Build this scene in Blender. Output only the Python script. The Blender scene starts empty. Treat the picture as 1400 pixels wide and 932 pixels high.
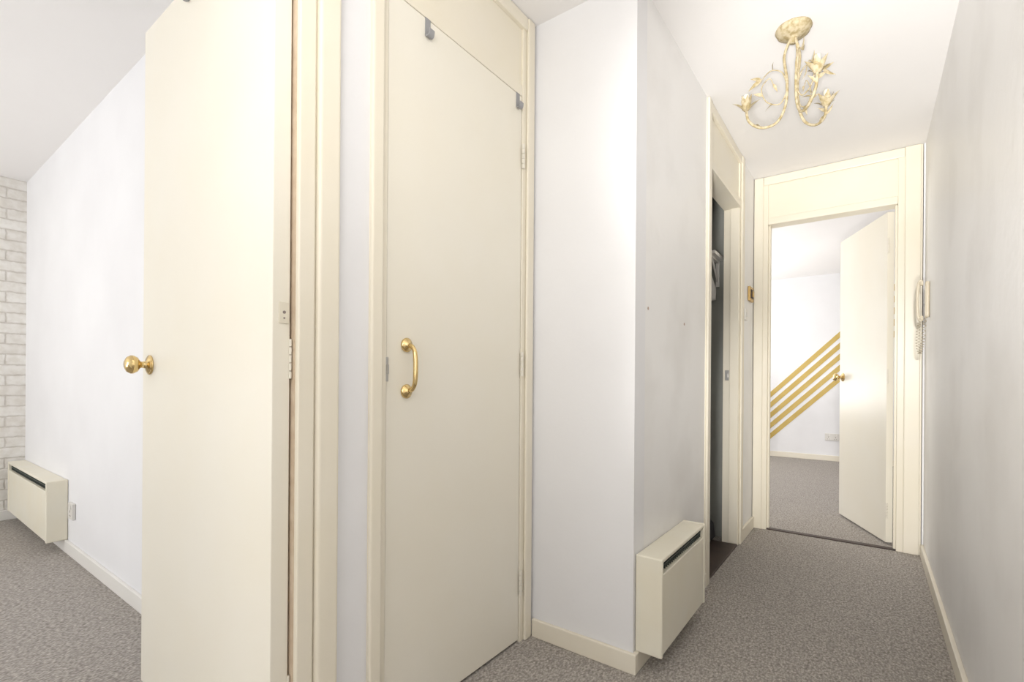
import bpy, bmesh, math, random
from mathutils import Vector, Matrix
random.seed(4)
S = bpy.context.scene
C = S.collection
PI = math.pi
try:
    S.view_settings.view_transform = 'Standard'
except Exception:
    pass

# ------------------------------------------------------------------ materials
def mat(name, col, rough=0.5, metal=0.0, col2=None, nscale=3.0, bump=0.0, bscale=60.0, lo=0.35, hi=0.7, spec=0.5):
    m = bpy.data.materials.new(name); m.use_nodes = True
    nt = m.node_tree; b = nt.nodes['Principled BSDF']
    b.inputs['Roughness'].default_value = rough
    b.inputs['Metallic'].default_value = metal
    b.inputs['Specular IOR Level'].default_value = spec
    b.inputs['Base Color'].default_value = (*col, 1)
    tc = nt.nodes.new('ShaderNodeTexCoord')
    if col2:
        n = nt.nodes.new('ShaderNodeTexNoise'); n.inputs['Scale'].default_value = nscale
        n.inputs['Detail'].default_value = 5
        nt.links.new(tc.outputs['Object'], n.inputs['Vector'])
        r = nt.nodes.new('ShaderNodeValToRGB')
        r.color_ramp.elements[0].position = lo; r.color_ramp.elements[1].position = hi
        r.color_ramp.elements[0].color = (*col, 1); r.color_ramp.elements[1].color = (*col2, 1)
        nt.links.new(n.outputs['Fac'], r.inputs['Fac'])
        nt.links.new(r.outputs['Color'], b.inputs['Base Color'])
    if bump > 0:
        n2 = nt.nodes.new('ShaderNodeTexNoise'); n2.inputs['Scale'].default_value = bscale
        n2.inputs['Detail'].default_value = 3
        nt.links.new(tc.outputs['Object'], n2.inputs['Vector'])
        bp = nt.nodes.new('ShaderNodeBump'); bp.inputs['Strength'].default_value = bump
        bp.inputs['Distance'].default_value = 0.004
        nt.links.new(n2.outputs['Fac'], bp.inputs['Height'])
        nt.links.new(bp.outputs['Normal'], b.inputs['Normal'])
    return m

M = {}
M['wall'] = mat('white_wall', (0.885, 0.885, 0.90), 0.6, 0, (0.84, 0.838, 0.853), 2.2, 0.12, 45, spec=0.35)
M['scuffed'] = mat('scuffed_white_wall', (0.92, 0.912, 0.905), 0.42, 0, (0.80, 0.785, 0.77), 2.6, 0.22, 26, lo=0.48, hi=0.80, spec=0.4)
M['ceil'] = mat('ceiling_white', (0.94, 0.922, 0.91), 0.8, 0, (0.92, 0.902, 0.89), 2.0, 0.08, 60, spec=0.3)
M['cream'] = mat('cream_gloss', (0.86, 0.80, 0.66), 0.35, 0, (0.87, 0.815, 0.695), 4.0, 0.05, 25, spec=0.4)
M['door'] = mat('cream_door', (0.87, 0.825, 0.71), 0.35, 0, (0.88, 0.845, 0.75), 2.5, 0.06, 18, spec=0.35)
M['skirt'] = mat('cream_skirting', (0.86, 0.80, 0.67), 0.4, 0, (0.87, 0.82, 0.71), 5.0)
M['whiteskirt'] = mat('white_skirting', (0.86, 0.84, 0.80), 0.4)
M['brass'] = mat('polished_brass', (0.74, 0.56, 0.27), 0.14, 1.0)
M['switchbrass'] = mat('brass_plate', (0.55, 0.38, 0.16), 0.38, 0.9)
M['antique'] = mat('antique_cream_gold', (0.36, 0.285, 0.145), 0.65, 0.0, (0.55, 0.47, 0.32), 60.0, lo=0.38, hi=0.58, spec=0.3)
M['heater'] = mat('heater_cream', (0.86, 0.81, 0.665), 0.4, 0, (0.87, 0.835, 0.715), 6.0)
M['dark'] = mat('dark_grille', (0.03, 0.04, 0.035), 0.5)
M['slat'] = mat('grille_slat', (0.07, 0.085, 0.075), 0.45)
M['grey'] = mat('grey_metal', (0.34, 0.34, 0.35), 0.6, 0.0)
M['plastic'] = mat('white_plastic', (0.86, 0.84, 0.80), 0.35)
M['socket'] = mat('socket_plastic', (0.74, 0.72, 0.68), 0.35)
M['phone'] = mat('phone_cream', (0.74, 0.66, 0.51), 0.35)
M['cordm'] = mat('cord_plastic', (0.52, 0.45, 0.33), 0.5)
M['painted'] = mat('painted_metal', (0.82, 0.78, 0.68), 0.45)
M['plate'] = mat('worn_plate', (0.78, 0.73, 0.61), 0.4, 0.0)
M['steel'] = mat('steel', (0.55, 0.54, 0.52), 0.3, 1.0)
M['gold'] = mat('gold_paint', (0.57, 0.40, 0.10), 0.5, 0.0, (0.63, 0.46, 0.14), 8)
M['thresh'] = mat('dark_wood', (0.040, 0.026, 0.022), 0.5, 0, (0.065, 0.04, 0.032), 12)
M['tan'] = mat('worn_timber', (0.60, 0.47, 0.34), 0.7, 0, (0.70, 0.58, 0.44), 30)
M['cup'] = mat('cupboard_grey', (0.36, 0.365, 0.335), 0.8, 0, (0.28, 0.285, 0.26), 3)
M['bag'] = mat('black_bag', (0.03, 0.03, 0.035), 0.5)
M['card'] = mat('grey_card', (0.30, 0.25, 0.23), 0.7)
M['cloth'] = mat('pale_cloth', (0.84, 0.82, 0.78), 0.8, 0, (0.78, 0.76, 0.72), 20)
M['candle'] = mat('candle_cream', (0.80, 0.76, 0.64), 0.4)
M['frame'] = mat('upvc', (0.85, 0.85, 0.85), 0.3)
M['brown'] = mat('brown_plug', (0.50, 0.38, 0.32), 0.7)

def carpet_mat():
    m = bpy.data.materials.new('carpet_loop'); m.use_nodes = True
    nt = m.node_tree; b = nt.nodes['Principled BSDF']
    b.inputs['Roughness'].default_value = 0.95; b.inputs['Specular IOR Level'].default_value = 0.1
    tc = nt.nodes.new('ShaderNodeTexCoord')
    v = nt.nodes.new('ShaderNodeTexVoronoi'); v.inputs['Scale'].default_value = 170
    mp = nt.nodes.new('ShaderNodeMapping'); mp.inputs['Scale'].default_value = (1.0, 0.6, 1.0)
    mp.inputs['Rotation'].default_value = (0, 0, 0.1)
    nt.links.new(tc.outputs['Object'], mp.inputs['Vector']); nt.links.new(mp.outputs['Vector'], v.inputs['Vector'])
    n = nt.nodes.new('ShaderNodeTexNoise'); n.inputs['Scale'].default_value = 130; n.inputs['Detail'].default_value = 4
    nt.links.new(mp.outputs['Vector'], n.inputs['Vector'])
    r = nt.nodes.new('ShaderNodeValToRGB')
    r.color_ramp.elements[0].position = 0.28; r.color_ramp.elements[0].color = (0.35, 0.316, 0.283, 1)
    r.color_ramp.elements[1].position = 0.72; r.color_ramp.elements[1].color = (0.70, 0.655, 0.61, 1)
    nt.links.new(n.outputs['Fac'], r.inputs['Fac'])
    r2 = nt.nodes.new('ShaderNodeValToRGB')
    r2.color_ramp.elements[0].position = 0.0; r2.color_ramp.elements[0].color = (1.1, 1.1, 1.1, 1)
    r2.color_ramp.elements[1].position = 0.7; r2.color_ramp.elements[1].color = (0.5, 0.5, 0.5, 1)
    nt.links.new(v.outputs['Distance'], r2.inputs['Fac'])
    mx = nt.nodes.new('ShaderNodeMixRGB'); mx.blend_type = 'MULTIPLY'; mx.inputs['Fac'].default_value = 0.75
    nt.links.new(r.outputs['Color'], mx.inputs[1]); nt.links.new(r2.outputs['Color'], mx.inputs[2])
    nt.links.new(mx.outputs['Color'], b.inputs['Base Color'])
    bp = nt.nodes.new('ShaderNodeBump'); bp.inputs['Strength'].default_value = 0.4; bp.inputs['Distance'].default_value = 0.003
    bp.invert = True
    nt.links.new(v.outputs['Distance'], bp.inputs['Height']); nt.links.new(bp.outputs['Normal'], b.inputs['Normal'])
    return m
M['carpet'] = carpet_mat()

def brick_mat():
    m = bpy.data.materials.new('white_brick_paper'); m.use_nodes = True
    nt = m.node_tree; b = nt.nodes['Principled BSDF']; b.inputs['Roughness'].default_value = 0.8
    tc = nt.nodes.new('ShaderNodeTexCoord'); sp = nt.nodes.new('ShaderNodeSeparateXYZ'); cb = nt.nodes.new('ShaderNodeCombineXYZ')
    nt.links.new(tc.outputs['Object'], sp.inputs[0])
    nt.links.new(sp.outputs['Y'], cb.inputs['X']); nt.links.new(sp.outputs['Z'], cb.inputs['Y'])
    nz = nt.nodes.new('ShaderNodeTexNoise'); nz.inputs['Scale'].default_value = 30; nz.inputs['Detail'].default_value = 4
    nt.links.new(cb.outputs[0], nz.inputs['Vector'])
    ad = nt.nodes.new('ShaderNodeVectorMath'); ad.operation = 'MULTIPLY_ADD'; ad.inputs[1].default_value = (0.014, 0.014, 0)
    nt.links.new(nz.outputs['Color'], ad.inputs[0]); nt.links.new(cb.outputs[0], ad.inputs[2])
    br = nt.nodes.new('ShaderNodeTexBrick'); br.inputs['Scale'].default_value = 1.0
    br.inputs['Brick Width'].default_value = 0.21; br.inputs['Row Height'].default_value = 0.070
    br.inputs['Mortar Size'].default_value = 0.008; br.inputs['Mortar Smooth'].default_value = 1.0
    br.inputs['Color1'].default_value = (0.89, 0.87, 0.83, 1); br.inputs['Color2'].default_value = (0.83, 0.80, 0.755, 1)
    br.inputs['Mortar'].default_value = (0.68, 0.64, 0.59, 1)
    nt.links.new(ad.outputs[0], br.inputs['Vector'])
    n3 = nt.nodes.new('ShaderNodeTexNoise'); n3.inputs['Scale'].default_value = 22; n3.inputs['Detail'].default_value = 5
    nt.links.new(cb.outputs[0], n3.inputs['Vector'])
    r3 = nt.nodes.new('ShaderNodeValToRGB'); r3.color_ramp.elements[0].position = 0.35; r3.color_ramp.elements[0].color = (0.88, 0.865, 0.84, 1)
    r3.color_ramp.elements[1].position = 0.62; r3.color_ramp.elements[1].color = (1, 1, 1, 1)
    nt.links.new(n3.outputs['Fac'], r3.inputs['Fac'])
    mx = nt.nodes.new('ShaderNodeMixRGB'); mx.blend_type = 'MULTIPLY'; mx.inputs['Fac'].default_value = 1
    nt.links.new(br.outputs['Color'], mx.inputs[1]); nt.links.new(r3.outputs['Color'], mx.inputs[2])
    nt.links.new(mx.outputs['Color'], b.inputs['Base Color'])
    bp = nt.nodes.new('ShaderNodeBump'); bp.inputs['Strength'].default_value = 0.5; bp.inputs['Distance'].default_value = 0.006; bp.invert = True
    nt.links.new(br.outputs['Fac'], bp.inputs['Height'])
    bp2 = nt.nodes.new('ShaderNodeBump'); bp2.inputs['Strength'].default_value = 0.3; bp2.inputs['Distance'].default_value = 0.006
    nt.links.new(n3.outputs['Fac'], bp2.inputs['Height']); nt.links.new(bp.outputs['Normal'], bp2.inputs['Normal'])
    nt.links.new(bp2.outputs['Normal'], b.inputs['Normal'])
    return m
M['brick'] = brick_mat()

# ------------------------------------------------------------------ mesh helpers
def box(bm, x0, x1, y0, y1, z0, z1, bev=0.0, seg=2):
    vs = [bm.verts.new((x, y, z)) for x in (x0, x1) for y in (y0, y1) for z in (z0, z1)]
    f = [(0,1,3,2),(4,6,7,5),(0,4,5,1),(2,3,7,6),(0,2,6,4),(1,5,7,3)]
    fs = [bm.faces.new([vs[i] for i in q]) for q in f]
    if bev > 0:
        es = list({e for q in fs for e in q.edges})
        bmesh.ops.bevel(bm, geom=es, offset=bev, segments=seg, profile=0.5, affect='EDGES')
def smooth_pts(P, n=8):
    P = [Vector(p) for p in P]; out = []
    for i in range(len(P)-1):
        p0 = P[max(i-1,0)]; p1 = P[i]; p2 = P[i+1]; p3 = P[min(i+2,len(P)-1)]
        for k in range(n):
            t = k/n
            out.append(0.5*((2*p1)+(p2-p0)*t+(2*p0-5*p1+4*p2-p3)*t*t+(3*p1-p0-3*p2+p3)*t**3))
    out.append(P[-1]); return out
def tube(bm, pts, rad, segs=10):
    pts = [Vector(p) for p in pts]; n = len(pts); rings = []
    up = None
    for i in range(n):
        t = (pts[min(i+1,n-1)] - pts[max(i-1,0)]).normalized()
        if up is None:
            up = Vector((0,0,1)) if abs(t.z) < 0.9 else Vector((1,0,0))
        up = (up - t*up.dot(t)); up.normalize(); sd = t.cross(up)
        r = rad[i] if isinstance(rad, (list, tuple)) else rad
        rings.append([bm.verts.new(pts[i] + (up*math.cos(2*PI*k/segs) + sd*math.sin(2*PI*k/segs))*r) for k in range(segs)])
    for i in range(n-1):
        for k in range(segs):
            bm.faces.new((rings[i][k], rings[i][(k+1)%segs], rings[i+1][(k+1)%segs], rings[i+1][k]))
    bm.faces.new(rings[0][::-1]); bm.faces.new(rings[-1])
def lathe(bm, prof, mtx=Matrix(), segs=24):
    rings = []
    for r, h in prof:
        if r < 1e-6: rings.append([bm.verts.new(mtx @ Vector((0,0,h)))])
        else: rings.append([bm.verts.new(mtx @ Vector((r*math.cos(2*PI*k/segs), r*math.sin(2*PI*k/segs), h))) for k in range(segs)])
    for a, b in zip(rings, rings[1:]):
        for k in range(segs):
            k2 = (k+1) % segs
            if len(a) == 1 and len(b) == 1: continue
            if len(a) == 1: bm.faces.new((a[0], b[k2], b[k]))
            elif len(b) == 1: bm.faces.new((a[k], a[k2], b[0]))
            else: bm.faces.new((a[k], a[k2], b[k2], b[k]))
def leaf(bm, base, d, nrm, L, W, curl=0.25):
    base = Vector(base); d = Vector(d).normalized(); nrm = Vector(nrm); nrm = (nrm - d*nrm.dot(d)).normalized(); s = d.cross(nrm)
    N = 6; rows = []
    for i in range(N+1):
        t = i/N; w = W*0.5*math.sin(PI*(0.08+0.92*t)**0.8)*(1-0.25*t)
        if i == N: w = 0.0006
        c = base + d*(L*t) + nrm*(-curl*L*t*t)
        rows.append([bm.verts.new(c - s*w + nrm*w*0.4), bm.verts.new(c), bm.verts.new(c + s*w + nrm*w*0.4)])
    for a, b in zip(rows, rows[1:]):
        bm.faces.new((a[0], a[1], b[1], b[0])); bm.faces.new((a[1], a[2], b[2], b[1]))
def AX(loc, d):
    return Matrix.Translation(Vector(loc)) @ Vector(d).to_track_quat('Z', 'Y').to_matrix().to_4x4()

def mesh(name, bm, m, parent=None, smooth=False, world=True):
    bmesh.ops.recalc_face_normals(bm, faces=bm.faces)
    if parent is not None and world:
        off = Vector(parent.location)
        if parent.parent: off = off + Vector(parent.parent.location)
        bmesh.ops.translate(bm, verts=bm.verts, vec=-off)
    me = bpy.data.meshes.new(name); bm.to_mesh(me); bm.free()
    me.materials.append(m)
    if smooth:
        for p in me.polygons: p.use_smooth = True
    o = bpy.data.objects.new(name, me); C.objects.link(o)
    if parent is not None: o.parent = parent
    return o
def thing(name, label, cat, loc, rotz=0, group=None, kind=None):
    o = bpy.data.objects.new(name, None); C.objects.link(o); o.empty_display_size = 0.05
    o.location = loc; o.rotation_euler = (0, 0, rotz)
    o['label'] = label; o['category'] = cat
    if group: o['group'] = group
    if kind: o['kind'] = kind
    return o
def tag(o, label, cat, group=None, kind=None):
    o['label'] = label; o['category'] = cat
    if group: o['group'] = group
    if kind: o['kind'] = kind
    return o
def struct(name, boxes, m, label, cat, bev=0.0):
    bm = bmesh.new()
    for b in boxes: box(bm, *b, bev=bev)
    return tag(mesh(name, bm, m), label, cat, kind='structure')
def bmbox(*boxes, bev=0.0):
    bm = bmesh.new()
    for b in boxes: box(bm, *b, bev=bev)
    return bm

# ------------------------------------------------------------------ dimensions
H = 2.30
XR = 0.245; XL = -0.625; XC = -1.035; YR = 1.535; YE = 3.55; YW = 0.72; XB = -4.68; YB = 7.15
WT = 0.06

# ------------------------------------------------------------------ shell
struct('floor', [(-4.9, 1.2, -3.2, 7.3, -0.1, 0.0)], M['carpet'], 'grey brown loop pile carpet running through hall and rooms', 'carpet floor')
struct('ceiling', [(-4.9, 1.2, -3.2, 7.3, H, H+0.1)], M['ceil'], 'plain white painted ceiling', 'ceiling')
struct('wall_right', [(XR, XR+0.09, -1.6, YE, 0, H)], M['scuffed'], 'long scuffed white hall wall on the right, beside the entry phone', 'wall')
struct('wall_left', [(XL-0.09, XL, YR+0.09, 2.41, 0, H), (XL-0.09, XL, 3.14, YE, 0, H)], M['scuffed'], 'white hall wall behind the cream heater and around the dark cupboard opening', 'wall')
struct('wall_return', [(-1.9, XL, YR, YR+0.09, 0, H)], M['wall'], 'white wall return between the brass handled door and the hall heater', 'wall')
struct('wall_store', [(-1.9, -1.84, YW+0.09, YR, 0, H)], M['cup'], 'back wall of the store behind the brass handled door', 'wall')
struct('wall_inner', [(XC-WT, XC, -1.6, -0.2, 0, H), (XC-WT, XC, 0.637, 0.812, 0, H), (XC-WT, XC, 1.5, YR, 0, H), (XC-WT, XC, -0.2, 0.637, 2.09, H)],
       M['wall'], 'narrow white wall strip between the two nearest door frames', 'wall')
struct('wall_side', [(XB-0.09, XC-WT, YW, YW+0.09, 0, H)], M['wall'], 'white living room wall seen past the open door', 'wall')
struct('wall_brick', [(XB-0.09, XB, -3.1, YW, 0, H)], M['brick'], 'wall papered with white painted brick pattern at far left', 'wall')
struct('wall_end', [(-2.7, XL, YE, YE+0.09, 0, H), (0.237, 1.1, YE, YE+0.09, 0, H)], M['wall'], 'white wall at end of hall around the far door frame', 'wall')
struct('wall_back', [(-2.7, 1.1, YB, YB+0.09, 0, H)], M['wall'], 'white far room wall carrying the gold diagonal stripes', 'wall')
struct('wall_far_right', [(1.0, 1.1, YE+0.09, YB, 0, H)], M['wall'], 'white right wall of the far room behind its door', 'wall')
wy0, wy1, wz0, wz1 = 4.4, 6.6, 0.85, 2.1
struct('wall_far_left', [(-2.7, -2.6, YE+0.09, wy0, 0, H), (-2.7, -2.6, wy1, YB, 0, H), (-2.7, -2.6, wy0, wy1, 0, wz0), (-2.7, -2.6, wy0, wy1, wz1, H)], M['wall'], 'white window wall of the far room', 'wall')
struct('wall_window', [(XB, -4.2, -3.1, -3.0, 0, H), (-1.6, XC-WT, -3.1, -3.0, 0, H), (-4.2, -1.6, -3.1, -3.0, 0, 0.8), (-4.2, -1.6, -3.1, -3.0, 2.1, H)], M['wall'], 'white window wall of the living room', 'wall')
struct('wall_living', [(XC-WT, XC, -3.0, -1.6, 0, H)], M['wall'], 'white living room wall behind the viewpoint', 'wall')
struct('wall_front', [(XC, XR+0.09, -1.7, -1.6, 0, H)], M['wall'], 'white hall wall behind the viewpoint', 'wall')
CY = 3.20
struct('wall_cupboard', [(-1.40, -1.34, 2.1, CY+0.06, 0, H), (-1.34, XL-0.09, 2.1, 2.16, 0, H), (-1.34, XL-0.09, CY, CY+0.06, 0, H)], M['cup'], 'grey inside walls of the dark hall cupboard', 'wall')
def window(n, lab, x0, x1, y0, y1, z0, z1, along):
    t = thing('window_%d' % n, lab, 'window', ((x0+x1)/2, (y0+y1)/2, z0), kind='structure')
    bm = bmesh.new(); f = 0.06
    if along == 'x':
        mid = (x0+x1)/2
        for b in ((x0,x0+f,y0,y1,z0,z1),(x1-f,x1,y0,y1,z0,z1),(mid-f/2,mid+f/2,y0,y1,z0+f,z1-f),(x0+f,x1-f,y0,y1,z0,z0+f),(x0+f,x1-f,y0,y1,z1-f,z1)): box(bm,*b)
    else:
        mid = (y0+y1)/2
        for b in ((x0,x1,y0,y0+f,z0,z1),(x0,x1,y1-f,y1,z0,z1),(x0,x1,mid-f/2,mid+f/2,z0+f,z1-f),(x0,x1,y0+f,y1-f,z0,z0+f),(x0,x1,y0+f,y1-f,z1-f,z1)): box(bm,*b)
    mesh('window_frame', bm, M['frame'], t)
window(1, 'wide white framed living room window', -4.2, -1.6, -3.08, -3.02, 0.8, 2.1, 'x')
window(2, 'wide white framed far room window', -2.68, -2.62, wy0, wy1, wz0, wz1, 'y')

# baseboards
BH = 0.066
struct('baseboard_right', [(XR-0.015, XR, -1.6, YE-0.02, 0, BH)], M['skirt'], 'cream skirting along the right hall wall', 'baseboard', 0.003)
struct('baseboard_return', [(XC+0.016, XL+0.015, YR-0.015, YR, 0, BH)], M['skirt'], 'cream skirting under wall between brass handled door and heater', 'baseboard', 0.003)
struct('baseboard_left', [(XL, XL+0.015, YR, 2.379, 0, BH)], M['skirt'], 'cream skirting beneath the hall heater', 'baseboard', 0.003)
struct('baseboard_corner', [(XL, XL+0.015, 3.182, YE-0.022, 0, BH+0.01)], M['skirt'], 'short cream skirting between cupboard frame and far door frame', 'baseboard', 0.003)
struct('baseboard_living', [(XB+0.015, XC-WT-0.03, YW-0.015, YW, 0, BH)], M['whiteskirt'], 'white skirting along living room wall under the long heater', 'baseboard', 0.003)
struct('baseboard_brick', [(XB, XB+0.015, -3.0, YW, 0, BH)], M['whiteskirt'], 'white skirting under the brick papered wall', 'baseboard', 0.003)
struct('baseboard_back', [(-2.6, 1.0, YB-0.015, YB, 0, BH)], M['skirt'], 'pale skirting under the gold striped wall', 'baseboard', 0.003)

# ------------------------------------------------------------------ door frames
def frame_x(n, lab, X, ya, yb, yc, yd, ztop, lin, panelback=0.018, proud=0.010):
    """frame in a plane X=const facing +X; posts ya..yb and yc..yd"""
    t = thing('trim_%d' % n, lab, 'door frame', (X, (ya+yd)/2, 0), kind='structure')
    for (p, q, inner) in ((ya, yb, 1), (yc, yd, 0)):
        bm = bmesh.new()
        box(bm, X-lin, X+0.004, p, q, 0, H-0.002, 0.002)
        if inner: box(bm, X+0.004, X+0.016, p-0.002, q-0.020, 0, H-0.002, 0.005)
        else: box(bm, X+0.004, X+0.016, p+0.020, q, 0, H-0.002, 0.005)
        mesh('post', bm, M['cream'], t)
    mesh('head_rail', bmbox((X-lin, X+proud, yb, yc, ztop, ztop+0.04), bev=0.0015), M['cream'], t)
    mesh('top_rail', bmbox((X-lin, X+0.012, yb-0.02, yc+0.02, H-0.05, H-0.002), bev=0.004), M['cream'], t)
    mesh('overhead_panel', bmbox((X-lin+0.005, X-panelback+0.014, yb, yc, ztop+0.04, H-0.05)), M['cream'], t)
    return t
tc1 = frame_x(1, 'cream door frame with overhead panel around the brass handled door', XC, 0.787, 0.842, 1.460, 1.522, 2.002, 0.055, proud=0.001)
mesh('door_stop', bmbox((XC-0.055, XC-0.0375, 0.842, 1.460, 1.985, 2.002), (XC-0.055, XC-0.0375, 0.842, 0.856, 0.012, 1.985), (XC-0.055, XC-0.0375, 1.446, 1.460, 0.012, 1.985)), M['cream'], tc1)
t3 = frame_x(2, 'cream frame with overhead panel around the dark cupboard opening', XL, 2.382, 2.45, 3.10, 3.18, 1.985, 0.085)
mesh('door_stop', bmbox((XL-0.045, XL+0.002, 3.086, 3.10, 0.012, 1.985), bev=0.002), M['cream'], t3)
mesh('latch_keep', bmbox((XL-0.072, XL-0.05, 3.095, 3.10, 0.97, 1.03), (XL-0.066, XL-0.056, 3.090, 3.096, 0.985, 1.01)), M['steel'], t3)

# living room frame, the right-hand jamb is what shows
t1 = thing('trim_3', 'cream moulded door frame beside the wide open living room door', 'door frame', (XC, 0.2, 0), kind='structure')
bm = bmesh.new()
box(bm, XC-0.075, XC+0.010, 0.592, 0.631, 0, 2.09, 0.003)
box(bm, XC-0.075, XC+0.004, 0.631, 0.637, 0, 2.09)
box(bm, XC-0.0, XC+0.020, 0.635, 0.691, 0, 2.15, 0.007, 3)
mesh('hinge_post', bm, M['cream'], t1)
mesh('bare_edge', bmbox((XC-0.07, XC-0.003, 0.5905, 0.592, 0, 2.03)), M['tan'], t1)
bm = bmesh.new(); box(bm, XC-0.075, XC+0.010, -0.205, -0.165, 0, 2.09, 0.003); box(bm, XC+0.002, XC+0.022, -0.255, -0.197, 0, 2.15, 0.006)
mesh('latch_post', bm, M['cream'], t1)
bm = bmesh.new(); box(bm, XC-0.075, XC+0.010, -0.165, 0.592, 2.05, 2.09, 0.003); box(bm, XC+0.002, XC+0.022, -0.197, 0.630, 2.082, 2.15, 0.006)
mesh('head_rail', bm, M['cream'], t1)

# far door frame, floor to ceiling
t4 = thing('trim_4', 'cream floor to ceiling frame with overhead panel around the far doorway', 'door frame', (-0.2, YE, 0), kind='structure')
bm = bmesh.new()
box(bm, XL+0.003, -0.540, YE-0.004, YE+0.095, 0, H-0.002, 0.002); box(bm, XL+0.003, -0.567, YE-0.016, YE-0.004, 0, H-0.002, 0.005)
mesh('post', bm, M['cream'], t4)
bm = bmesh.new()
box(bm, 0.125, 0.234, YE-0.004, YE+0.095, 0, H-0.002, 0.002); box(bm, 0.155, 0.226, YE-0.016, YE-0.004, 0, H-0.002, 0.005)
mesh('post', bm, M['cream'], t4)
mesh('door_stop', bmbox((-0.540, -0.528, YE+0.02, YE+0.055, 0, 1.985), (0.113, 0.125, YE+0.02, YE+0.055, 0, 1.985), bev=0.002), M['cream'], t4)
mesh('head_rail', bmbox((-0.540, 0.125, YE-0.010, YE+0.095, 1.985, 2.03), bev=0.005), M['cream'], t4)
mesh('top_rail', bmbox((-0.567, 0.155, YE-0.012, YE+0.095, H-0.055, H-0.002), bev=0.005), M['cream'], t4)
mesh('overhead_panel', bmbox((-0.540, 0.125, YE+0.004, YE+0.05, 2.03, H-0.055)), M['cream'], t4)
# thresholds
struct('trim_5', [(-0.540, 0.125, YE+0.0, YE+0.04, 0.0, 0.007)], M['thresh'], 'thin dark threshold bar across the far doorway', 'threshold', 0.002)
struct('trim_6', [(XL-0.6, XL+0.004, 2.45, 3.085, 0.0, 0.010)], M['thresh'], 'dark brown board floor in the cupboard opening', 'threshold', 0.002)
struct('trim_7', [(XC-0.05, XC-0.036, 0.845, 1.457, 0.0, 0.004)], M['thresh'], 'dark line of threshold under the brass handled door', 'threshold')

# ------------------------------------------------------------------ doors
KNOB = [(0,0),(0.026,0),(0.027,0.004),(0.022,0.008),(0.011,0.011),(0.0095,0.022),(0.012,0.027),(0.022,0.033),(0.0275,0.043),(0.0275,0.049),(0.022,0.058),(0.012,0.063),(0,0.064)]
def knob(parent, loc, d, world=True):
    bm = bmesh.new(); lathe(bm, KNOB, AX(loc, d), 28)
    k = mesh('door_knob', bm, M['brass'], parent, True, world)
    bm = bmesh.new(); lathe(bm, [(0,0),(0.030,0),(0.030,0.003),(0.027,0.005),(0,0.005)], AX(loc, d), 28)
    return k, bm
def hinge_bm(x, y, z, r=0.006, h=0.09):
    bm = bmesh.new()
    for k in range(5):
        lathe(bm, [(0,k*h/5+0.0008),(r,k*h/5+0.0008),(r,(k+1)*h/5-0.0008),(0,(k+1)*h/5-0.0008)], Matrix.Translation((x,y,z-h/2)), 12)
    return bm
# door 1: open living room door
d1 = thing('door_1', 'plain cream door with brass knob standing wide open at left', 'door', (-1.05, 0.567, 0.0), kind='structure')
DX0, DX1, DY0, DY1 = -1.838, -1.05, 0.546, 0.586
mesh('door_panel', bmbox((DX0, DX1, DY0, DY1, 0.012, 2.042), bev=0.002), M['door'], d1)
for yy, dd in ((DY0, (0,-1,0)), (DY1, (0,1,0))):
    k, rb = knob(d1, (-1.777, yy, 1.0), dd)
    mesh('knob_rose', rb, M['brass'], k, True)
ep_ = mesh('edge_plate', bmbox((DX1-0.001, DX1+0.0025, 0.560, 0.582, 1.083, 1.130), bev=0.0008), M['plate'], d1)
bm = bmesh.new()
for zz in (1.095, 1.108):
    lathe(bm, [(0,0),(0.002 if zz < 1.1 else 0.0035,0),(0.002 if zz < 1.1 else 0.0035,0.0012),(0,0.0012)], AX((DX1+0.0025,0.571,zz),(1,0,0)),12)
mesh('plate_screws', bm, M['card'], ep_)
for z in (1.86, 1.005, 0.25):
    mesh('hinge', hinge_bm(DX1+0.002, DY1, z, 0.003), M['painted'], d1)
# door 2: closed store door
d2 = thing('door_2', 'closed cream flush door with brass pull handle in the recess', 'door', (XC, 1.157, 0), kind='structure')
mesh('door_panel', bmbox((XC-0.036, XC, 0.845, 1.457, 0.010, 2.0), bev=0.001), M['door'], d2)
hy = 0.913; hz = 0.992
bm = bmesh.new()
tube(bm, smooth_pts([(XC+0.006,hy,hz+0.062),(XC+0.024,hy,hz+0.059),(XC+0.036,hy,hz+0.041),(XC+0.039,hy,hz),(XC+0.036,hy,hz-0.041),(XC+0.024,hy,hz-0.059),(XC+0.006,hy,hz-0.062)],6),
     [0.0062]*8+[0.0058+0.0012*math.sin(PI*i/20) for i in range(21)]+[0.0062]*8, 14)
hd = mesh('pull_handle', bm, M['brass'], d2, True)
for s in (1, -1):
    bm = bmesh.new(); lathe(bm, [(0,0),(0.019,0),(0.020,0.004),(0.016,0.008),(0.009,0.012),(0.008,0.015),(0,0.015)], AX((XC,hy,hz+s*0.064),(1,0,0)), 24)
    mesh('handle_rose', bm, M['brass'], hd, True)
for z in (1.78, 1.02, 0.22):
    mesh('hinge', hinge_bm(XC+0.008, 1.4585, z, 0.006), M['painted'], d2)
bm = bmbox((XC+0.0, XC+0.004, 0.839, 0.849, 0.955, 1.02), bev=0.001); box(bm, XC+0.004, XC+0.008, 0.841, 0.847, 0.975, 1.0)
mesh('latch', bm, M['steel'], d2)
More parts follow.
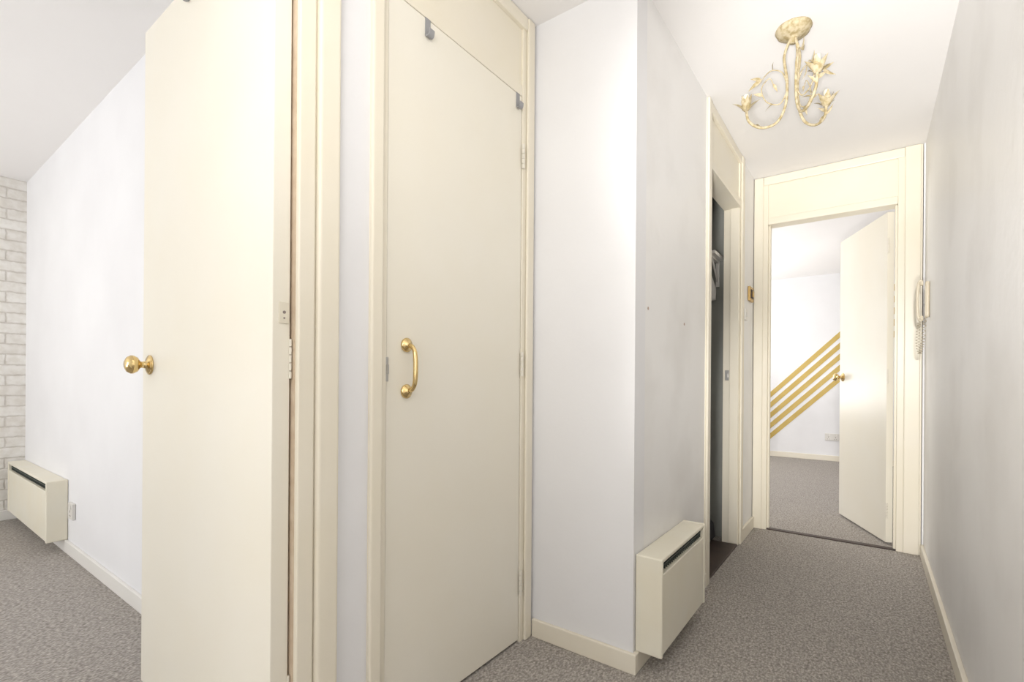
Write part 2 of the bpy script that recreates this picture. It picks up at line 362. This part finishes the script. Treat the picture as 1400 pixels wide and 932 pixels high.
# door 3: far room door, ajar
d3 = thing('door_3', 'cream door with small brass knob opening into the striped far room', 'door', (0.097, 3.668, 0), math.atan2(0.6, -0.256), kind='structure')
mesh('door_panel', bmbox((0.0, 0.655, -0.018, 0.018, 0.012, 1.98), bev=0.002), M['door'], d3, world=False)
for yy, dd in ((0.018, (0,1,0)), (-0.018, (0,-1,0))):
    k, rb = knob(d3, (0.60, yy, 1.0), dd, False)
    mesh('knob_rose', rb, M['brass'], k, True, world=False)
for z in (1.78, 1.0, 0.2):
    mesh('hinge', hinge_bm(-0.004, 0.014, z, 0.005), M['painted'], d3, world=False)

# ------------------------------------------------------------------ over-door hooks
def make_hook(label, loc, rotz, thick):
    t = thing('door_hook', label, 'hook', loc, rotz, 'grey hooks over door tops')
    w = 0.010; bm = bmesh.new()
    box(bm, 0.0003, 0.002, -w, w, -0.052, 0.0016)
    box(bm, -thick-0.0014, 0.002, -w, w, 0.0004, 0.0016)
    box(bm, -thick-0.0014, -thick-0.0003, -w, w, -0.014, 0.0004)
    mesh('strap', bm, M['grey'], t, world=False)
    bm = bmesh.new(); pr = smooth_pts([(0.0012,0,-0.045),(0.003,0,-0.052),(0.010,0,-0.055),(0.016,0,-0.051),(0.018,0,-0.042),(0.018,0,-0.036)],5)
    prev = None
    for i, p in enumerate(pr):
        q = pr[min(i+1,len(pr)-1)] - pr[max(i-1,0)]; nn = Vector((-q.z,0,q.x)).normalized()*0.0012
        cur = [bm.verts.new((p.x+s*nn.x, y, p.z+s*nn.z)) for s, y in ((1,-w),(1,w),(-1,w),(-1,-w))]
        if prev:
            for k in range(4): bm.faces.new((prev[k],prev[(k+1)%4],cur[(k+1)%4],cur[k]))
        else: bm.faces.new(cur)
        prev = cur
    bm.faces.new(prev)
    mesh('hook_arm', bm, M['grey'], t, world=False)
    return t
def dup(root, loc, rotz, label):
    r = root.copy(); C.objects.link(r); r.location = loc; r.rotation_euler = (0,0,rotz); r['label'] = label
    for ch in list(root.children):
        c = ch.copy(); C.objects.link(c); c.parent = r
    return r
hk = make_hook('grey metal hook over the top of brass handled door, nearer its handle side', (XC, 0.985, 2.0), 0, 0.036)
dup(hk, (XC, 1.432, 2.0), 0, 'grey metal hook over the top of brass handled door, nearer its hinges')
dup(hk, (-1.50, DY0, 2.042), -PI/2, 'grey hook tip over the top edge of the wide open left door')

# ------------------------------------------------------------------ heaters
def heater(label, loc, rotz, L, z0, z1, D):
    t = thing('panel_heater', label, 'heater', loc, rotz, 'cream wall panel heaters')
    h = z1 - z0; e = 0.014
    def P(n, bm, m): return mesh(n, bm, m, t, world=False)
    P('casing', bmbox((e, L-e, -D+0.004, -0.002, 0, h-0.052), bev=0.003), M['heater'])
    P('back_plate', bmbox((e, L-e, -0.02, -0.002, h-0.052, h-0.014)), M['heater'])
    P('top_cover', bmbox((e, L-e, -D+0.003, -0.001, h-0.014, h), bev=0.004), M['heater'])
    P('end_panel', bmbox((0, e, -D, -0.001, -0.004, h+0.002), bev=0.005), M['heater'])
    P('end_panel', bmbox((L-e, L, -D, -0.001, -0.004, h+0.002), bev=0.005), M['heater'])
    g = P('grille', bmbox((e, L-e, -D+0.03, -0.02, h-0.052, h-0.014)), M['dark'])
    bm = bmesh.new()
    n = int(L/0.02)
    for i in range(n+1):
        x = e + 0.004 + (L-2*e-0.01)*i/n
        box(bm, x, x+0.0025, -D+0.016, -D+0.03, h-0.052, h-0.014)
    box(bm, e, L-e, -D+0.016, -D+0.019, h-0.036, h-0.032)
    mesh('slats', bm, M['slat'], g, world=False)
    return t
heater('short cream panel heater on hall wall beside the dark cupboard opening', (XL, 1.548, 0.070), PI/2, 0.51, 0.070, 0.385, 0.092)
heater('long cream panel heater on living room wall next to the brick paper', (-4.62, YW, 0.070), 0, 1.06, 0.070, 0.395, 0.092)

# ------------------------------------------------------------------ sockets
def socket(label, loc, rotz, W):
    t = thing('power_socket', label, 'socket', loc, rotz)
    mesh('faceplate', bmbox((-W/2, W/2, -0.016, -0.0005, 0, 0.086), bev=0.003), M['socket'], t, world=False)
    xs = (-W/4, W/4) if W > 0.1 else (0,)
    for x in xs:
        mesh('rocker_switch', bmbox((x-0.006+0.012, x+0.006+0.012, -0.0205, -0.016, 0.056, 0.076), bev=0.001), M['plastic'], t, world=False)
        mesh('pin_holes', bmbox((x-0.003, x+0.003, -0.0166, -0.0159, 0.036, 0.048), (x-0.014, x-0.007, -0.0166, -0.0159, 0.016, 0.022), (x+0.007, x+0.014, -0.0166, -0.0159, 0.016, 0.022)), M['card'], t, world=False)
    return t
socket('white wall socket beside the long heater in the living room', (-3.45, YW, 0.20), 0, 0.086)
socket('white double socket on striped wall beside the far door', (-0.37, YB, 0.25), 0, 0.146)

# ------------------------------------------------------------------ gold stripes
names = ['topmost', 'second from top', 'middle', 'second from bottom', 'lowest']
for k in range(5):
    zc = 1.575 - 0.135*k; vt = 0.038
    xa = max(-1.5, -0.27 + (0.14 - zc)); xb = 0.32
    za = zc + (xa + 0.27); zb = zc + (xb + 0.27)
    bm = bmesh.new(); vs = []
    for y in (YB-0.003, YB-0.0005):
        vs.append([bm.verts.new(p) for p in ((xa,y,za-vt),(xb,y,zb-vt),(xb,y,zb+vt),(xa,y,za+vt))])
    bm.faces.new(vs[0]); bm.faces.new(vs[1][::-1])
    for i in range(4): bm.faces.new((vs[0][i], vs[0][(i+1)%4], vs[1][(i+1)%4], vs[1][i]))
    tag(mesh('wall_stripe', bm, M['gold']), 'gold diagonal stripe on far room wall, %s of the five' % names[k], 'stripe', 'gold diagonal wall stripes')

# ------------------------------------------------------------------ entry phone
ep = thing('entry_phone', 'cream entry phone with curly cord on right hall wall', 'phone', (XR, 3.30, 1.27))
mesh('base', bmbox((XR-0.018, XR-0.0005, 3.268, 3.314, 1.300, 1.485), bev=0.007), M['phone'], ep)
bm = bmesh.new()
hp = smooth_pts([(XR-0.030,3.278,1.490),(XR-0.041,3.278,1.483),(XR-0.047,3.278,1.45),(XR-0.049,3.278,1.385),(XR-0.047,3.278,1.32),(XR-0.041,3.278,1.290),(XR-0.030,3.278,1.282)],6)
tube(bm, hp, [0.0088-0.0025*math.sin(PI*i/(len(hp)-1)) for i in range(len(hp))], 14)
lathe(bm, [(0,0),(0.014,0),(0.015,0.005),(0.012,0.012),(0.008,0.017),(0,0.018)], AX((XR-0.026,3.278,1.477),(-1,0,0)), 18)
lathe(bm, [(0,0),(0.014,0),(0.015,0.005),(0.012,0.012),(0.008,0.017),(0,0.018)], AX((XR-0.026,3.278,1.295),(-1,0,0)), 18)
mesh('handset', bm, M['phone'], ep, True)
mesh('call_button', bmbox((XR-0.022, XR-0.018, 3.298, 3.308, 1.36, 1.374), bev=0.001), M['grey'], ep)
path = smooth_pts([(XR-0.040,3.276,1.276),(XR-0.046,3.272,1.22),(XR-0.047,3.272,1.16),(XR-0.038,3.284,1.115),(XR-0.028,3.300,1.15),(XR-0.022,3.306,1.21),(XR-0.016,3.302,1.302)], 60)
pts = []
for i, p in enumerate(path):
    a = i*0.42; pts.append(p + Vector((math.cos(a)*0.0068, math.sin(a)*0.0068, 0)))
bm = bmesh.new(); tube(bm, pts, 0.0015, 6)
mesh('coiled_cord', bm, M['cordm'], ep, True)

# ------------------------------------------------------------------ light switches
ls = thing('light_switch', 'brass light switch on wall between cupboard and far doorway', 'switch', (XL, 3.42, 1.475))
mesh('plate', bmbox((XL+0.0005, XL+0.016, 3.355, 3.465, 1.475, 1.565), bev=0.003), M['switchbrass'], ls)
mesh('surround', bmbox((XL+0.016, XL+0.020, 3.376, 3.444, 1.492, 1.548), bev=0.001), M['thresh'], ls)
mesh('rocker', bmbox((XL+0.020, XL+0.027, 3.396, 3.424, 1.502, 1.538), bev=0.002), M['switchbrass'], ls)
ws = thing('push_switch', 'small white switch below the brass one, beside the cupboard frame', 'switch', (XL, 3.27, 1.34))
mesh('plate', bmbox((XL+0.0005, XL+0.014, 3.222, 3.282, 1.34, 1.41), bev=0.003), M['plastic'], ws)
mesh('button', bmbox((XL+0.014, XL+0.018, 3.242, 3.262, 1.362, 1.388), bev=0.0015), M['socket'], ws)

# wall plugs on heater wall
for (y, z, l) in ((1.65, 1.215, 'small brown screw plug in heater wall, nearer the corner'), (2.06, 1.20, 'small brown screw plug in heater wall, nearer the cupboard')):
    bm = bmesh.new(); lathe(bm, [(0,0),(0.006,0),(0.006,0.001),(0.003,0.0016),(0,0.0016)], AX((XL,y,z),(1,0,0)), 10)
    tag(mesh('wall_plug', bm, M['brown']), l, 'screw plug', 'screw plugs in the heater wall')

# ------------------------------------------------------------------ cupboard contents
sh = thing('cupboard_shelf', 'pale shelf with bracket high inside the dark cupboard', 'shelf', (-1.0, 3.1, 1.70))
mesh('board', bmbox((-1.33, -0.73, 2.98, CY-0.002, 1.71, 1.728)), M['plastic'], sh)
bm = bmesh.new(); box(bm, -0.775, -0.755, CY-0.014, CY-0.001, 1.55, 1.71); box(bm, -0.775, -0.755, 3.02, CY-0.014, 1.696, 1.71); tube(bm, [(-0.765,CY-0.008,1.58),(-0.765,3.05,1.70)], 0.006, 8)
mesh('bracket', bm, M['plastic'], sh)
# pale cloth bag hanging from a peg under the shelf
hg = thing('hanging_cloth', 'pale cloth hanging under the shelf inside the dark cupboard', 'cloth', (-0.80, 3.15, 1.46))
bm = bmesh.new(); rows = []
for i in range(9):
    t = i/8; z = 1.655 - 0.19*t; w = 0.008 + 0.034*min(1, t*1.6)
    rows.append([bm.verts.new((-0.815 + w*math.cos(2*PI*k/16)*(1+0.15*math.cos(3*2*PI*k/16)), 3.165 + 0.45*w*math.sin(2*PI*k/16), z)) for k in range(16)])
for a, b in zip(rows, rows[1:]):
    for k in range(16): bm.faces.new((a[k], a[(k+1)%16], b[(k+1)%16], b[k]))
bm.faces.new(rows[0][::-1]); bm.faces.new(rows[-1])
mesh('cloth_body', bm, M['cloth'], hg, True)
bm = bmesh.new(); tube(bm, [(-0.815,3.165,1.654),(-0.815,3.168,1.685),(-0.815,3.170,1.7095)], 0.003, 8)
mesh('hanging_loop', bm, M['cloth'], hg, True)
tb = thing('carton', 'dull brown carton on the cupboard shelf', 'carton', (-0.85, 3.1, 1.728))
mesh('carton_body', bmbox((-0.92, -0.80, 3.06, 3.18, 1.729, 1.86), bev=0.003), M['card'], tb)
mesh('carton_flap', bmbox((-0.92, -0.80, 3.06, 3.18, 1.8601, 1.866), bev=0.001), M['cordm'], tb)
bg = thing('storage_bag', 'black bag standing on the cupboard floor', 'bag', (-0.85, 3.03, 0.0))
bm = bmesh.new(); lathe(bm, [(0,0),(0.10,0),(0.115,0.03),(0.105,0.10),(0.06,0.16),(0.03,0.18),(0.045,0.21),(0,0.212)], Matrix.Translation((-0.86,3.05,0.010)), 18)
for v in bm.verts: v.co += Vector((random.uniform(-.008,.008), random.uniform(-.008,.008), 0))
mesh('bag_body', bm, M['bag'], bg, True)
bm = bmesh.new(); lathe(bm, [(0.026,0),(0.036,0),(0.036,0.012),(0.026,0.012)], Matrix.Translation((-0.86,3.05,0.185)), 16)
mesh('bag_tie', bm, M['grey'], bg, True)

# ------------------------------------------------------------------ ceiling light
cx, cy = -0.240, 2.110
cl = thing('ceiling_light', 'antique cream and gold three arm ceiling light with leaf and flower cups', 'ceiling light', (cx, cy, H))
T0 = Matrix.Translation((cx, cy, H)) @ Matrix.Rotation(PI, 4, 'X')
bm = bmesh.new(); lathe(bm, [(0,0.0005),(0.060,0.0005),(0.062,0.006),(0.057,0.012),(0.055,0.020),(0.042,0.030),(0.022,0.036),(0.014,0.040),(0.012,0.056),(0,0.058)], T0, 32)
mesh('ceiling_rose', bm, M['antique'], cl, True)
Fv = Vector((-0.592, 0.806, 0)); Rv = Vector((0.806, 0.592, 0))
for ang in (-PI/2 - 0.05, PI - PI/6, PI/6 - 0.25):
    rd = (Rv*math.cos(ang) + Fv*math.sin(ang)).normalized(); sd = Vector((0,0,1)).cross(rd)
    def Q(r, z, s=0): return Vector((cx, cy, 0)) + rd*r + sd*s + Vector((0,0,z))
    arm = bmesh.new()
    R0 = 0.160
    prof = smooth_pts([Q(0.008,2.265), Q(0.030,2.20), Q(0.020,2.10), Q(0.026,2.01), Q(0.056,1.955), Q(0.108,1.950), Q(0.150,1.985), Q(R0,2.035)], 8)
    tube(arm, prof, 0.0050, 12)
    a = mesh('light_arm', arm, M['antique'], cl, True)
    cupb = bmesh.new()
    base = Q(R0, 2.030)
    lathe(cupb, [(0,0),(0.009,0),(0.015,0.008),(0.019,0.022),(0.016,0.026),(0,0.012)], Matrix.Translation(base), 16)
    for k in range(8):
        th = 2*PI*k/8 + ang; o = Vector((math.cos(th), math.sin(th), 0))
        if k % 2: leaf(cupb, base + o*0.012 + Vector((0,0,0.004)), o*0.65 + Vector((0,0,0.9)), -o + Vector((0,0,.5)), 0.048, 0.024, 0.25)
        else: leaf(cupb, base + o*0.010 + Vector((0,0,0.004)), o*0.35 + Vector((0,0,1)), -o, 0.052, 0.028, -0.05)
    mesh('flower_cup', cupb, M['antique'], a, True)
    cb = bmesh.new(); lathe(cb, [(0,0.012),(0.0105,0.012),(0.0105,0.060),(0.008,0.063),(0,0.063)], Matrix.Translation(base), 14)
    mesh('candle_tube', cb, M['candle'], a, True)
    tb_ = bmesh.new()
    tr = smooth_pts([Q(0.022,2.06), Q(0.045,2.020,0.01), Q(0.088,2.035,0.02), Q(0.106,2.09,0.02), Q(0.080,2.125,0.015), Q(0.066,2.10,0.012)], 8)
    tube(tb_, tr, [0.0026*(1-0.45*i/(len(tr)-1)) for i in range(len(tr))], 8)
    tr2 = smooth_pts([Q(0.022,2.10), Q(0.038,2.150,-0.01), Q(0.076,2.172,-0.02), Q(0.110,2.150,-0.03)], 8)
    tube(tb_, tr2, [0.0026*(1-0.45*i/(len(tr2)-1)) for i in range(len(tr2))], 8)
    mesh('tendril', tb_, M['antique'], a, True)
    lf = bmesh.new(); Z = Vector((0,0,1))
    for (b, d, L, nv) in ((tr[20], rd+Z*0.6, 0.040, sd), (tr[12], rd*0.9-Z*0.5+sd*0.3, 0.035, Z),
                      (tr[-1], -rd*0.5-Z, 0.032, sd), (tr2[-1], rd-Z*0.5, 0.052, sd), (tr2[-1], rd+Z*0.6, 0.045, sd),
                      (tr2[14], rd*0.3+Z-sd*0.3, 0.040, rd), (prof[44], -rd*0.6-sd+Z*0.6, 0.035, Z), (prof[50], -sd+Z*0.8+rd*0.4, 0.040, rd), (prof[52], sd+Z*0.8+rd*0.2, 0.040, rd)):
        leaf(lf, b, d, nv, L, L*0.36, 0.25)
    mesh('leaves', lf, M['antique'], a, True)

# ------------------------------------------------------------------ lights
def area(name, loc, tgt, sx, sy, power, col):
    l = bpy.data.lights.new(name, 'AREA'); l.shape = 'RECTANGLE'; l.size = sx; l.size_y = sy; l.energy = power; l.color = col
    o = bpy.data.objects.new(name, l); C.objects.link(o); o.location = loc
    o.rotation_euler = (Vector(tgt) - Vector(loc)).to_track_quat('-Z', 'Y').to_euler(); return o
def spot(name, loc, tgt, power, deg, rad, col):
    l = bpy.data.lights.new(name, 'SPOT'); l.energy = power; l.spot_size = math.radians(deg); l.spot_blend = 1.0; l.shadow_soft_size = rad; l.color = col
    o = bpy.data.objects.new(name, l); C.objects.link(o); o.location = loc
    o.rotation_euler = (Vector(tgt) - Vector(loc)).to_track_quat('-Z', 'Y').to_euler(); return o
WARM = (1.0, 0.98, 0.95)
area('window_daylight', (-2.9, -2.98, 1.45), (-2.9, 0.7, 1.3), 2.4, 1.2, 28, (0.96, 0.98, 1.0))
area('living_ceiling_fill', (-3.2, -2.0, 0.7), (-3.3, -1.2, 2.3), 1.6, 1.2, 32, WARM)  # added fill aimed at the living room ceiling, no real uplighter
area('far_window_daylight', (-2.58, 5.5, 1.45), (0.5, 5.5, 1.3), 2.0, 1.2, 24, WARM)
area('far_room_fill', (-1.9, 5.6, 0.9), (-1.5, 5.6, 2.3), 1.2, 1.2, 31, WARM)  # unseen fill added to lift the far room and its ceiling
area('hall_fill', (-0.30, -1.3, 1.4), (-0.30, 1.0, 0.9), 1.0, 1.2, 12.5, WARM)  # fill added behind the camera to brighten the near hall, not a fitting
area('bounce_fill', (-0.30, -0.1, 1.6), (-0.30, 0.45, 2.3), 0.6, 0.6, 9, WARM)  # added fill thrown up at the near ceiling, no such lamp in the hall
spot('hall_ceiling_fill_spot', (0.1, -1.0, 0.45), (-0.03, 2.9, 2.3), 680, 31, 0.12, WARM)  # unseen fill spot added to brighten the ceiling further down the hall
spot('hall_end_fill_spot', (0.1, -1.2, 1.5), (-0.02, 3.4, 0.7), 520, 29, 0.12, WARM)  # fill spot added behind the camera for the dim far end of the hall
w = bpy.data.worlds.new('World'); S.world = w; w.use_nodes = True
w.node_tree.nodes['Background'].inputs[0].default_value = (0.9, 0.95, 1.0, 1); w.node_tree.nodes['Background'].inputs[1].default_value = 0.8

# ------------------------------------------------------------------ camera
cam = bpy.data.cameras.new('Camera'); co = bpy.data.objects.new('Camera', cam); C.objects.link(co)
cam.sensor_width = 36; cam.lens = 666/1400*36; cam.shift_y = 54/1400; cam.clip_start = 0.02
R = Matrix.Rotation(math.radians(36.3), 4, 'Z') @ Matrix.Rotation(PI/2, 4, 'X') @ Matrix.Rotation(math.radians(0.4), 4, 'Z')
co.matrix_world = Matrix.Translation((0, 0, 0.96)) @ R
S.camera = co
